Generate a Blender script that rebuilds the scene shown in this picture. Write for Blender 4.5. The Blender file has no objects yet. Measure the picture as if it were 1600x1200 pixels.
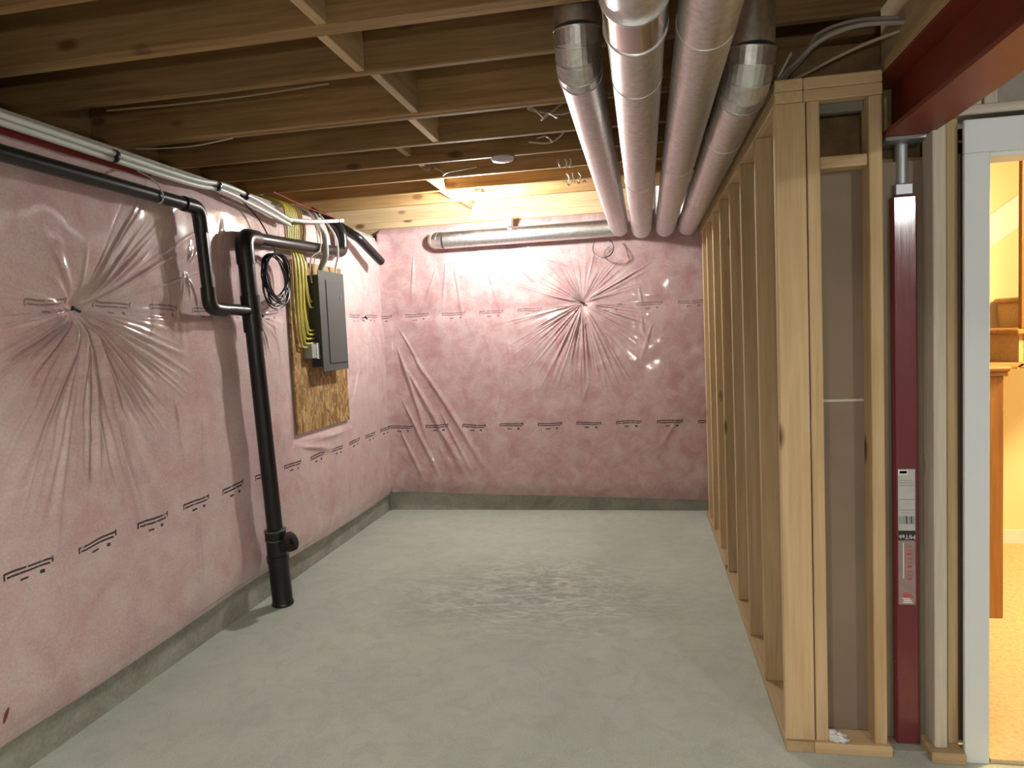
import bpy, bmesh, math, random
import numpy as np
from mathutils import Vector, Matrix
random.seed(7); rng = np.random.default_rng(11)
S = bpy.context.scene
COL = S.collection
PI = math.pi

# ------------------------------------------------------------------ camera
H = 1.5; F = 1109.0
RM = np.array([[0.9821460518, 0.1827358961, -0.0446847315],
               [0.0312149846, 0.0759358277, 0.9966239887],
               [-0.1855121497, 0.9802251488, -0.0688759751]])
CAM = np.array([0, 0, H])
cd = bpy.data.cameras.new('camera'); cam = bpy.data.objects.new('camera', cd); COL.objects.link(cam)
cd.sensor_width = 36; cd.lens = F / 1600 * 36; cd.clip_start = 0.02
cam.matrix_world = Matrix(((RM[0][0], RM[1][0], -RM[2][0], 0), (RM[0][1], RM[1][1], -RM[2][1], 0),
                           (RM[0][2], RM[1][2], -RM[2][2], H), (0, 0, 0, 1)))
S.camera = cam
def ray(x, y): return RM.T @ np.array([(x - 800) / F, -(y - 600) / F, 1.0])
def zp(x, y, z): d = ray(x, y); return CAM + d * (z - H) / d[2]
def yp(x, y, Y): d = ray(x, y); return CAM + d * Y / d[1]
def xp(x, y, X): d = ray(x, y); return CAM + d * X / d[0]

# ------------------------------------------------------------------ world, exposure
w = bpy.data.worlds.new('world'); S.world = w; w.use_nodes = True
w.node_tree.nodes['Background'].inputs[0].default_value = (0.8, 0.85, 0.9, 1)
w.node_tree.nodes['Background'].inputs[1].default_value = 0.0
S.view_settings.view_transform = 'Standard'; S.view_settings.look = 'None'
S.view_settings.gamma = 1; S.view_settings.use_curve_mapping = False
S.view_settings.exposure = 1.62
BULB_W = 390.0       # emission strength of the bare bulbs
BULB_COL = (0.99, 0.98, 0.94)
WORK_W = 105.0       # emission of the added work light behind the camera
STAIR_W = 170.0       # dome lamp in the stair hall

# ------------------------------------------------------------------ mesh helpers
class MB:
    def __init__(s): s.v = []; s.f = []
    def add(s, v, f):
        o = len(s.v); s.v += [tuple(p) for p in v]; s.f += [tuple(i + o for i in q) for q in f]; return s
    def box(s, x0, x1, y0, y1, z0, z1):
        v = [(x, y, z) for x in (x0, x1) for y in (y0, y1) for z in (z0, z1)]
        return s.add(v, [(0, 1, 3, 2), (4, 6, 7, 5), (0, 4, 5, 1), (2, 3, 7, 6), (0, 2, 6, 4), (1, 5, 7, 3)])
    def bev(s, x0, x1, y0, y1, z0, z1, b=0.004):
        bm = bmesh.new(); bmesh.ops.create_cube(bm, size=1)
        for v in bm.verts:
            v.co = Vector(((x0 + x1) / 2 + v.co.x * (x1 - x0), (y0 + y1) / 2 + v.co.y * (y1 - y0), (z0 + z1) / 2 + v.co.z * (z1 - z0)))
        bmesh.ops.bevel(bm, geom=list(bm.edges), offset=b, segments=1, affect='EDGES')
        bm.verts.index_update()
        s.add([v.co[:] for v in bm.verts], [[v.index for v in f.verts] for f in bm.faces]); bm.free(); return s
    def tube(s, pts, r, n=10, cap=True, r2=None):
        pts = [np.array(p, float) for p in pts]; m = len(pts)
        rs = [r] * m if np.isscalar(r) else list(r)
        T = []
        for i in range(m):
            t = pts[min(i + 1, m - 1)] - pts[max(i - 1, 0)]; T.append(t / (np.linalg.norm(t) + 1e-12))
        a = np.array([0, 0, 1.0]) if abs(T[0][2]) < 0.9 else np.array([1.0, 0, 0])
        u = np.cross(T[0], a); u /= np.linalg.norm(u)
        v = []; f = []
        for i in range(m):
            u = u - T[i] * (u @ T[i]); u /= np.linalg.norm(u); w_ = np.cross(T[i], u)
            for k in range(n):
                an = 2 * PI * k / n; v.append(pts[i] + rs[i] * (math.cos(an) * u + math.sin(an) * w_))
        for i in range(m - 1):
            for k in range(n):
                k2 = (k + 1) % n; f.append((i * n + k, i * n + k2, (i + 1) * n + k2, (i + 1) * n + k))
        if cap: f.append(tuple(range(n))[::-1]); f.append(tuple((m - 1) * n + k for k in range(n)))
        return s.add(v, f)
    def lathe(s, prof, c, axis=(0, 0, 1), n=24):
        ax = Vector(axis).normalized(); q = Vector((0, 0, 1)).rotation_difference(ax)
        v = []; f = []; m = len(prof)
        for r, z in prof:
            for k in range(n):
                a = 2 * PI * k / n; p = q @ Vector((max(r, 1e-5) * math.cos(a), max(r, 1e-5) * math.sin(a), z)); v.append((p.x + c[0], p.y + c[1], p.z + c[2]))
        for i in range(m - 1):
            for k in range(n):
                k2 = (k + 1) % n; f.append((i * n + k, i * n + k2, (i + 1) * n + k2, (i + 1) * n + k))
        f.append(tuple(range(n))[::-1]); f.append(tuple((m - 1) * n + k for k in range(n)))
        return s.add(v, f)
    def build(s, name, mat, parent=None, smooth=False, origin=None):
        me = bpy.data.meshes.new(name)
        if origin is None: origin = np.mean(np.array(s.v), axis=0)
        o_ = np.array(origin)
        me.from_pydata([tuple(np.array(p) - o_) for p in s.v], [], s.f); me.update()
        if mat: me.materials.append(mat)
        if smooth:
            for p in me.polygons: p.use_smooth = True
            try: me.set_sharp_from_angle(angle=math.radians(42))
            except Exception: pass
        o = bpy.data.objects.new(name, me); COL.objects.link(o)
        o.location = tuple(o_)
        if parent: o.parent = parent; o.matrix_parent_inverse = Matrix.Identity(4); o.location = tuple(o_ - np.array(world_loc(parent)))
        return o
def world_loc(o):
    l = np.array(o.location)
    while o.parent: o = o.parent; l = l + np.array(o.location)
    return l
def tag(o, label, cat, group=None, kind=None):
    if label: o['label'] = label
    if cat: o['category'] = cat
    if group: o['group'] = group
    if kind: o['kind'] = kind
    return o
def thing(name, label, cat, loc, group=None, kind=None):
    o = bpy.data.objects.new(name, None); COL.objects.link(o); o.location = tuple(loc); o.empty_display_size = 0.1
    return tag(o, label, cat, group, kind)
def cr(pts, n=8):
    P = [np.array(p, float) for p in pts]; P = [2 * P[0] - P[1]] + P + [2 * P[-1] - P[-2]]; out = []
    for i in range(1, len(P) - 2):
        for k in range(n):
            t = k / n; a, b, c, d = P[i - 1:i + 3]
            out.append(0.5 * (2 * b + (c - a) * t + (2 * a - 5 * b + 4 * c - d) * t * t + (3 * b - a - 3 * c + d) * t ** 3))
    out.append(P[-2]); return out
def fillet(pts, rad, n=6):
    P = [np.array(p, float) for p in pts]; out = [P[0]]
    for i in range(1, len(P) - 1):
        a = P[i - 1] - P[i]; b = P[i + 1] - P[i]; la, lb = np.linalg.norm(a), np.linalg.norm(b); r = min(rad, la * .45, lb * .45)
        p0 = P[i] + a / la * r; p1 = P[i] + b / lb * r
        for k in range(n + 1):
            t = k / n; out.append((1 - t) ** 2 * p0 + 2 * t * (1 - t) * P[i] + t * t * p1)
    out.append(P[-1]); return out

# ------------------------------------------------------------------ materials
class NT:
    def __init__(s, name):
        s.m = bpy.data.materials.new(name); s.m.use_nodes = True; s.t = s.m.node_tree; s.n = s.t.nodes; s.l = s.t.links
        s.b = s.n['Principled BSDF']
    def N(s, t, **k):
        o = s.n.new(t)
        for a, v in k.items(): setattr(o, a, v)
        return o
    def put(s, sock, v):
        if hasattr(v, 'links') or isinstance(v, bpy.types.NodeSocket): s.l.new(v, sock)
        else: sock.default_value = v
    def math(s, op, a, b=0.0, c=0.0, clamp=False):
        o = s.N('ShaderNodeMath', operation=op, use_clamp=clamp)
        s.put(o.inputs[0], a); s.put(o.inputs[1], b); s.put(o.inputs[2], c); return o.outputs[0]
    def coord(s, scale=(1, 1, 1), rand=True, kind='Object'):
        tc = s.N('ShaderNodeTexCoord'); mp = s.N('ShaderNodeMapping'); s.l.new(tc.outputs[kind], mp.inputs[0])
        mp.inputs['Scale'].default_value = scale
        if rand:
            oi = s.N('ShaderNodeObjectInfo'); vm = s.N('ShaderNodeVectorMath', operation='SCALE')
            vm.inputs[0].default_value = (37.0, 53.0, 71.0); s.l.new(oi.outputs['Random'], vm.inputs['Scale']); s.l.new(vm.outputs[0], mp.inputs['Location'])
        return mp.outputs[0]
    def noise(s, vec, scale=5, detail=4, rough=.55, dist=0):
        o = s.N('ShaderNodeTexNoise'); s.l.new(vec, o.inputs['Vector']); o.inputs['Scale'].default_value = scale
        o.inputs['Detail'].default_value = detail; o.inputs['Roughness'].default_value = rough; o.inputs['Distortion'].default_value = dist
        return o.outputs['Fac']
    def ramp(s, fac, stops):
        o = s.N('ShaderNodeValToRGB'); s.put(o.inputs[0], fac); e = o.color_ramp.elements
        while len(e) < len(stops): e.new(0.5)
        for i, (p, c) in enumerate(stops):
            e[i].position = p; e[i].color = (c[0], c[1], c[2], 1) if not np.isscalar(c) else (c, c, c, 1)
        return o.outputs[0]
    def mix(s, f, a, b, mode='MIX'):
        o = s.N('ShaderNodeMix', data_type='RGBA', blend_type=mode); s.put(o.inputs[0], f)
        for i, v in ((6, a), (7, b)):
            if isinstance(v, (tuple, list)): o.inputs[i].default_value = (v[0], v[1], v[2], 1)
            else: s.l.new(v, o.inputs[i])
        return o.outputs[2]
    def bump(s, h, strength=.3, dist=.01):
        o = s.N('ShaderNodeBump'); s.put(o.inputs['Height'], h); o.inputs['Strength'].default_value = strength; o.inputs['Distance'].default_value = dist
        s.l.new(o.outputs[0], s.b.inputs['Normal']); return o
    def set(s, **k):
        for a, v in k.items():
            i = s.b.inputs[a.replace('_', ' ')]
            if isinstance(v, tuple) and len(v) == 3: v = (*v, 1)
            s.put(i, v)
        return s

def wood(name, axis, light=(0.60, 0.455, 0.27), dark=(0.45, 0.31, 0.16), knot=(0.13, 0.06, 0.025), rough=.75, var=.35):
    t = NT(name)
    sc = [14, 14, 14]; sc[axis] = 0.9
    v = t.coord(tuple(sc)); n1 = t.noise(v, 1.6, 6, .6, .6)
    sc2 = [40, 40, 40]; sc2[axis] = 1.2
    v2 = t.coord(tuple(sc2)); n2 = t.noise(v2, 2, 3, .6)
    c = t.ramp(t.math('ADD', t.math('MULTIPLY', n1, .65), t.math('MULTIPLY', n2, .35)), [(.32, dark), (.62, light)])
    sk = [6.5, 6.5, 6.5]; sk[axis] = 3.0
    vk = t.N('ShaderNodeTexVoronoi'); t.l.new(t.coord(tuple(sk)), vk.inputs['Vector']); vk.inputs['Scale'].default_value = .85
    k = t.ramp(vk.outputs['Distance'], [(.07, 1.0), (.15, 0.0)])
    c = t.mix(t.math('MULTIPLY', k, .9), c, knot)
    oi = t.N('ShaderNodeObjectInfo'); hv = t.N('ShaderNodeHueSaturation'); t.l.new(c, hv.inputs['Color'])
    t.l.new(t.math('ADD', t.math('MULTIPLY', oi.outputs['Random'], var), 1 - var / 2), hv.inputs['Value'])
    t.l.new(hv.outputs[0], t.b.inputs['Base Color'])
    t.set(Roughness=rough, Specular_IOR_Level=.25); t.bump(n2, .25, .003)
    return t.m
WX = wood('spruce_shaded_x', 0, (0.36, 0.225, 0.095), (0.20, 0.11, 0.042)); WY = wood('spruce_grain_y', 1); WZ = wood('spruce_grain_z', 2)  # first one, for joists: same spruce, darkened to carry the ceiling shade
WXP = wood('spruce_plate_x', 0)
WZW = wood('pale_stud_z', 2, (0.62, 0.58, 0.50), (0.46, 0.41, 0.33), var=.1)  # paler, greyer wood tone for the door wall framing
WXW = wood('pale_plate_x', 0, (0.62, 0.58, 0.50), (0.46, 0.41, 0.33), var=.1)
OAK = wood('stained_oak_z', 2, (0.40, 0.20, 0.06), (0.24, 0.10, 0.03), var=.1, rough=.45)
OAKX = wood('stained_oak_x', 0, (0.50, 0.28, 0.10), (0.34, 0.17, 0.05), var=.1, rough=.45)

def simple(name, col, rough=.5, metal=0.0, spec=.5, nz=0.0, nscale=20, bump=0.0, coat=0.0):
    t = NT(name)
    if nz > 0:
        v = t.coord(); n = t.noise(v, nscale, 5, .6)
        lo = tuple(c * (1 - nz) for c in col); hi = tuple(min(1, c * (1 + nz)) for c in col)
        t.l.new(t.ramp(n, [(.3, lo), (.7, hi)]), t.b.inputs['Base Color'])
        if bump: t.bump(n, bump, .004)
    else: t.set(Base_Color=col)
    t.set(Roughness=rough, Metallic=metal, Specular_IOR_Level=spec, Coat_Weight=coat); return t.m
def streaked(name, col):
    t = NT(name); n = t.noise(t.coord((90, 90, .7), rand=False), 1.5, 3, .6); n2 = t.noise(t.coord((6, 6, 6), rand=False), 2, 4)
    t.set(Base_Color=col, Roughness=t.ramp(n2, [(.3, .15), (.7, .28)]), Coat_Weight=.5, Coat_Roughness=.12); t.bump(n, .5, .003); return t.m

def concrete_floor():
    t = NT('concrete_slab'); v = t.coord(rand=False)
    n1 = t.noise(v, 1.1, 6, .6, .4); n2 = t.noise(v, 9, 8, .7, .8); n3 = t.noise(v, 160, 2, .5)
    c = t.ramp(n1, [(.34, (0.425, 0.49, 0.425)), (.5, (0.50, 0.575, 0.505)), (.68, (0.575, 0.65, 0.575))])
    c = t.mix(t.math('MULTIPLY', t.ramp(n2, [(.35, 1.0), (.55, 0.0)]), .28), c, (0.24, 0.245, 0.215))
    c = t.mix(.35, c, t.ramp(n3, [(.25, (.32, .335, .30)), (.75, (.72, .74, .66))]))
    # scuffed patch of trowel marks and stains
    sx = t.N('ShaderNodeSeparateXYZ'); t.l.new(v, sx.inputs[0])
    dx = t.math('DIVIDE', t.math('SUBTRACT', sx.outputs[0], -0.68), 1.05); dy = t.math('DIVIDE', t.math('SUBTRACT', sx.outputs[1], 4.0), 0.85)
    r = t.math('SQRT', t.math('ADD', t.math('MULTIPLY', dx, dx), t.math('MULTIPLY', dy, dy)))
    m = t.ramp(r, [(.15, 1.0), (1.0, 0.0)])
    wv = t.coord((1.8, 4.6, 1), rand=False); n4 = t.noise(wv, 1.5, 8, .7, 2.4)
    st = t.math('MULTIPLY', m, t.ramp(n4, [(.44, 0.0), (.52, 1.0), (.60, 0.15)]))
    c = t.mix(t.math('MULTIPLY', st, .75), c, (0.25, 0.25, 0.235))
    st2 = t.math('MULTIPLY', m, t.ramp(t.noise(wv, 2.7, 6, .7, 1.5), [(.52, 0.0), (.62, 1.0)]))
    c = t.mix(t.math('MULTIPLY', st2, .6), c, (0.74, 0.75, 0.68))
    t.l.new(c, t.b.inputs['Base Color']); t.set(Roughness=.82, Specular_IOR_Level=.25)
    t.bump(t.math('ADD', n2, t.math('MULTIPLY', n3, .4)), .25, .004); return t.m
def foundation():
    t = NT('foundation_concrete'); v = t.coord(rand=False); n = t.noise(v, 4, 6, .65, .5); n2 = t.noise(v, 60, 3)
    c = t.ramp(n, [(.3, (.26, .255, .21)), (.55, (.40, .41, .345)), (.75, (.50, .515, .44))])
    t.l.new(t.mix(.25, c, t.ramp(n2, [(.3, (.1, .1, .08)), (.7, (.4, .4, .34))])), t.b.inputs['Base Color'])
    t.set(Roughness=.9); t.bump(n2, .3, .004); return t.m

def film_mat(name, whiten, k=1.0):
    t = NT(name)
    uv = t.N('ShaderNodeUVMap'); uv.uv_map = 'wall'; U = uv.outputs[0]
    sp = t.N('ShaderNodeSeparateXYZ'); t.l.new(U, sp.inputs[0]); u, v = sp.outputs[0], sp.outputs[1]
    nb = t.noise(U, 1.7, 5, .6, .5); nm = t.noise(U, 7, 6, .65, .6); nf = t.noise(U, 90, 3, .6)
    c = t.ramp(nm, [(.34, (0.46 * k, 0.22 * k, 0.24 * k)), (.48, (0.56 * k, 0.35 * k, 0.36 * k)), (.63, (0.66 * k, 0.49 * k, 0.485 * k))])
    c = t.mix(t.math('MULTIPLY', nb, whiten), c, (0.63 * k, 0.56 * k, 0.545 * k))
    c = t.mix(.22, c, t.ramp(nf, [(.3, (.35, .15, .15)), (.7, (.8 * k, .62 * k, .6 * k))]))
    c = t.mix(t.math('MULTIPLY', t.ramp(t.noise(U, 3.6, 5, .65, .9), [(.50, 0.0), (.66, 1.0)]), .30), c, (0.52 * k, 0.25 * k, 0.26 * k))
    # printed maker's dashes, two rows of twin rules with small marks under them
    per = 0.325
    def band(x, c0, hw): return t.math('LESS_THAN', t.math('ABSOLUTE', t.math('SUBTRACT', x, c0)), hw)
    wob = t.math('MULTIPLY', t.math('SUBTRACT', t.noise(U, 3.0, 2), .5), .05)
    tot = None
    for zr, phase, amt in ((0.745, 0.06, 1.0), (1.700, 0.19, .6)):
        vv = t.math('ADD', t.math('SUBTRACT', v, zr), wob)
        ph = t.math('FRACT', t.math('DIVIDE', t.math('ADD', u, 10 + phase), per))
        on = t.math('LESS_THAN', t.math('ABSOLUTE', t.math('SUBTRACT', ph, .5)), .30)
        l1 = t.math('MULTIPLY', on, band(vv, .009, .0042))
        on2 = t.math('LESS_THAN', t.math('ABSOLUTE', t.math('SUBTRACT', ph, .5)), .27)
        l2 = t.math('MULTIPLY', on2, band(vv, -.007, .0042))
        e1 = t.math('MULTIPLY', band(ph, .20, .012), band(vv, -.002, .013)); e2 = t.math('MULTIPLY', band(ph, .80, .012), band(vv, .006, .013))
        q1 = t.math('MULTIPLY', band(ph, .45, .06), band(vv, -.034, .0045)); q2 = t.math('MULTIPLY', band(ph, .68, .03), band(vv, -.032, .007))
        s_ = l1
        for k in (l2, e1, e2, q1, q2): s_ = t.math('MAXIMUM', s_, k)
        brk = t.ramp(t.noise(U, 42, 2, .5), [(.32, .3), (.42, 1.0)])
        s_ = t.math('MULTIPLY', t.math('MULTIPLY', s_, brk), amt)
        tot = s_ if tot is None else t.math('MAXIMUM', tot, s_)
    c = t.mix(tot, c, (0.055, 0.035, 0.035))
    t.l.new(c, t.b.inputs['Base Color'])
    t.set(Roughness=.7, Specular_IOR_Level=.15, Coat_Weight=.9, Coat_Roughness=.10, Coat_IOR=1.5)
    t.bump(t.math('ADD', t.math('MULTIPLY', t.noise(U, 26, 4, .6, .8), 1.0), t.math('MULTIPLY', nf, .25)), .35, .006)
    return t.m
def osb_mat():
    t = NT('strand_board'); v = t.coord((1, 1, 1), rand=False)
    n = t.noise(v, 60, 5, .7, .6); cs = []
    for ang, sc in ((.75, 30), (-.6, 34), (.1, 26)):
        m1 = t.N('ShaderNodeMapping'); m1.inputs['Rotation'].default_value = (ang, 0, 0); t.l.new(v, m1.inputs[0])
        m2 = t.N('ShaderNodeMapping'); m2.inputs['Scale'].default_value = (1, 1.5, .42); t.l.new(m1.outputs[0], m2.inputs[0])
        vo = t.N('ShaderNodeTexVoronoi'); vo.inputs['Scale'].default_value = sc; t.l.new(m2.outputs[0], vo.inputs['Vector'])
        sp = t.N('ShaderNodeSeparateColor'); t.l.new(vo.outputs['Color'], sp.inputs[0])
        cs.append((t.ramp(sp.outputs[0], [(.05, (.15, .075, .022)), (.45, (.36, .20, .07)), (.95, (.62, .43, .19))]), sp.outputs[1]))
    c = t.mix(t.math('GREATER_THAN', cs[1][1], .5), cs[0][0], cs[1][0]); c = t.mix(t.math('GREATER_THAN', cs[2][1], .6), c, cs[2][0])
    t.l.new(t.mix(.3, c, t.ramp(n, [(.3, (.16, .08, .025)), (.7, (.58, .38, .15))])), t.b.inputs['Base Color'])
    t.set(Roughness=.7); t.bump(n, .4, .003); return t.m
def galv():
    t = NT('galvanised_steel'); v = t.coord((1, 1, 1)); n = t.noise(v, 45, 3, .6); n2 = t.noise(t.coord((30, 1.5, 30)), 2, 3)
    t.l.new(t.ramp(n, [(.3, (.58, .575, .575)), (.7, (.78, .775, .77))]), t.b.inputs['Base Color'])
    t.l.new(t.ramp(n2, [(.3, .36), (.7, .48)]), t.b.inputs['Roughness'])
    t.set(Metallic=1.0); t.bump(n2, .04, .002); return t.m
FLOOR = concrete_floor(); FOUND = foundation()
FILM_L = film_mat('pink_film_left_lightened', 1.05, 1.13); FILM_B = film_mat('pink_film_back_darkened', .4, .90)  # same pink film; the light on each wall is worked into its tone
OSB = osb_mat(); GALV = galv()
SUBF = simple('subfloor_board', (.22, .135, .06), .85, nz=.35, nscale=9)
ABS = simple('black_abs', (.010, .010, .011), .30, spec=.5)
PVCG = simple('grey_pvc', (.30, .32, .31), .45)
PANEL = simple('grey_enamel', (.075, .09, .085), .42, nz=.08, nscale=60)
PANELD = simple('grey_enamel_box', (.045, .054, .052), .5)
YEL = simple('yellow_jacket', (.62, .55, .10), .45); WHT = simple('white_jacket', (.66, .68, .64), .4)
BLK = simple('black_jacket', (.012, .012, .02), .35); COPPER = simple('cream_wire', (.55, .45, .36), .5)
GREYC = simple('grey_flat_cable', (.33, .30, .26), .6)
REDS = streaked('red_painted_steel', (.15, .022, .032)); BEAMR = simple('red_oxide_steel', (.20, .035, .018), .45, nz=.2, nscale=6)
STEEL = simple('zinc_screw', (.42, .44, .46), .45, .7)
DRYB = simple('drywall_back_paper', (.24, .185, .135), .9, nz=.14, nscale=2.2); DRYW = simple('painted_drywall', (.72, .69, .60), .9)
YELW = simple('warm_painted_wall', (.80, .70, .45), .9); CASE = simple('cool_tinted_white', (.70, .755, .79), .5)  # casing: white paint with the blue of the cool light mixed in
CARPET = simple('beige_carpet', (.62, .49, .29), .97, nz=.18, nscale=70, bump=.5); CARPETST = simple('stair_carpet', (.62, .45, .24), .95, nz=.15, nscale=60, bump=.4)
RED = simple('red_tape', (.26, .03, .03), .45); WHITE = simple('white_porcelain', (.82, .83, .82), .25)
LAB = simple('silver_label', (.46, .47, .46), .45, nz=.1, nscale=25); LABD = simple('faded_label', (.30, .22, .21), .5, nz=.12, nscale=30); INK = simple('black_ink', (.02, .02, .02), .5); INKR = simple('red_ink', (.45, .06, .06), .5); INKW = simple('white_ink', (.75, .76, .74), .5)
def emit(name, col, st):
    t = NT(name); t.set(Base_Color=col, Emission_Color=col, Emission_Strength=st); return t.m
BULB = emit('lit_bulb', BULB_COL, BULB_W); WORKL = emit('lit_led_panel', (.98, .97, .90), WORK_W); DOME = emit('lit_dome', (1, .71, .34), STAIR_W)
PLASTIC = simple('clear_wrapper', (.75, .78, .8), .12, spec=.8)

# ------------------------------------------------------------------ shell
XL, YB = -2.26, 5.90; ZJ = 2.549; JD = 0.235; ZS = ZJ + JD
XR = 0.447           # left face of the stud wall
YW = 2.53            # front of the framed partition
def struct(mb, name, mat, label, cat, parent=None, **k):
    o = mb.build(name, mat, parent, **k); return tag(o, label, cat, kind='structure')
struct(MB().box(XL - .5, 3.6, -3.6, YB + .2, -.12, 0), 'floor', FLOOR, 'grey-green bare concrete basement slab with a scuffed stain', 'floor', origin=(0, 0, 0))
struct(MB().box(.56, 3.58, YW + .116, 5.02, 0.0005, .014).box(1.094, 1.849, YW - .005, YW + .116, .0005, .014), 'floor_carpet', CARPET, 'beige carpet lit warm in the stair hall behind the door opening', 'carpet')
wl = struct(MB().box(XL - .5, XL, -3.6, YB + .2, 0, 2.40), 'wall_left', FOUND, 'grey concrete foundation wall behind the drain stack', 'wall', origin=(0, 0, 0))
wb = struct(MB().box(XL, .60, YB, YB + .2, 0, 2.40), 'wall_back', FOUND, 'grey concrete foundation wall at the end of the stud row', 'wall', origin=(0, 0, 0))
struct(MB().box(3.6, 3.7, -3.6, YB, 0, ZS), 'wall_right_outer', DRYW, 'plain painted wall beyond the red beam', 'wall')
struct(MB().box(XL - .55, 3.7, -3.7, -3.6, 0, ZS), 'wall_front', DRYW, 'plain painted wall facing the pink insulated end wall', 'wall')
ceil = struct(MB().box(XL - .55, 3.7, -3.7, YB + .2, ZS, ZS + .03), 'ceiling', SUBF, 'brown board subfloor carried on exposed wooden joists', 'ceiling', origin=(0, 0, ZS))
# sill plates and rim boards (parts of the walls they sit on)
for k in range(2):
    z0 = 2.401 + .061 * k
    MB().bev(XL - .41, .60, YB + .004 * k, YB + .14, z0, z0 + .059, .004).build('sill_plate', WXP, wb)
    MB().bev(XL - .49, XL - .42, -3.6, YB - .01, z0, z0 + .059, .004).build('sill_plate', WY, wl)
MB().box(XL - .49, XL - .42, -3.6, YB - .01, 2.523, ZJ).build('sill_plate', WY, wl)
MB().box(XL - .48, .60, YB + .035, YB + .075, 2.523, ZS).build('rim_board', WXP, wb)
MB().box(XL - .53, XL - .4905, -3.6, YB, 2.401, ZS).build('rim_board', WY, wl)
# joists
XJ0, XJ1 = XL - .488, 3.55
J = [(-3.2, 1), (-2.8, 1), (-2.4, 1), (-2.0, 1), (-1.6, 1), (-1.2, 1), (-.8, 1), (-.4, 1), (0.0, 1), (.4, 1), (.8, 1), (1.2, 1), (1.6, 1), (1.90, 1),
     (2.283, 2), (2.707, 1), (3.262, 2), (3.773, 1), (4.176, 1), (4.578, 1), (4.975, 1), (5.41, 1)]
def joist(y, x0=XJ0, x1=XJ1):
    n = 40; mb = MB(); th = .038
    # slightly waney plank: bottom arrises wander a little
    ph = random.random() * 9
    v = []; f = []
    for i in range(n + 1):
        x = x0 + (x1 - x0) * i / n; a = .0035 * abs(math.sin(x * 1.7 + ph)) + .002; b = .0035 * abs(math.sin(x * 1.1 + ph * 2)) + .002
        zb = ZJ + .0015 * math.sin(x * .9 + ph)
        v += [(x, y, ZS), (x, y, zb + a), (x, y + a, zb), (x, y + th - b, zb), (x, y + th, zb + b), (x, y + th, ZS)]
    for i in range(n):
        for k in range(6):
            k2 = (k + 1) % 6; f.append((i * 6 + k, (i + 1) * 6 + k, (i + 1) * 6 + k2, i * 6 + k2))
    f.append((0, 1, 2, 3, 4, 5)); f.append(tuple(n * 6 + k for k in (5, 4, 3, 2, 1, 0)))
    return mb.add(v, f).build('joist', WX, ceil)
for y, ply in J:
    for k in range(ply): joist(y + .0385 * k)
# bridging blocks between the joists
for x, y0, y1, zt in ((-1.02, 1.938, 2.283, ZS), (-1.06, 2.360, 2.707, ZS), (-1.02, 2.745, 3.262, ZS), (-1.07, 3.339, 3.773, ZS),
                      (-1.36, 3.811, 4.176, ZS), (-1.36, 4.214, 4.578, ZS), (-1.38, 4.616, 4.975, ZS), (-1.40, 5.013, 5.41, ZS), (-1.36, 5.448, 5.93, ZS)):
    zb = ZJ + (.004 if y0 not in (3.811, 4.214) else .05)
    MB().bev(x - .019, x + .019, y0 + .001, y1 - .001, zb, zt, .003).build('blocking', WY, ceil)

# ------------------------------------------------------------------ pink insulation under clear film
def ridge_field(U, V, segs):
    h = np.zeros_like(U)
    for (u0, v0, u1, v1, wd, am, sk) in segs:
        du, dv = u1 - u0, v1 - v0; L = math.hypot(du, dv); t = ((U - u0) * du + (V - v0) * dv) / (L * L)
        d = ((U - u0) * dv - (V - v0) * du) / L + sk * L * np.clip(t, 0, 1) * (1 - np.clip(t, 0, 1))
        fall = np.clip(t * 6, 0, 1) * np.clip((1 - t) * 2.2, 0, 1) * ((t > 0) & (t < 1))
        ww = wd * (.45 + 1.1 * np.clip(t, 0, 1)); h += am * fall * np.exp(-(d / ww) ** 2)
    return h
def sm_noise(U, V, sc, seed, oct=4):
    r = np.random.default_rng(seed); h = np.zeros_like(U)
    for o in range(oct):
        for _ in range(5):
            a = r.uniform(0, 2 * PI); k = sc * 2 ** o * r.uniform(.7, 1.3); p = r.uniform(0, 2 * PI)
            h += np.sin(k * (math.cos(a) * U + math.sin(a) * V) + p) * .5 ** o
    return h / 5
def pin_segs(u, v, fans, rr):
    s = []
    for (a0, a1, n, l0, l1, wd, am) in fans:
        for i in range(n):
            a = math.radians(a0 + (a1 - a0) * (i + rr.uniform(.1, .9)) / n); L = rr.uniform(l0, l1); st = rr.uniform(.015, .06)
            s.append((u + math.cos(a) * st, v + math.sin(a) * st, u + math.cos(a) * L, v + math.sin(a) * L, wd * rr.uniform(.5, 1.3), 1.05 * am * rr.uniform(.4, 1.3) * (1 if rr.random() < .9 else -.4), rr.uniform(-.06, .06)))
    return s
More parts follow.
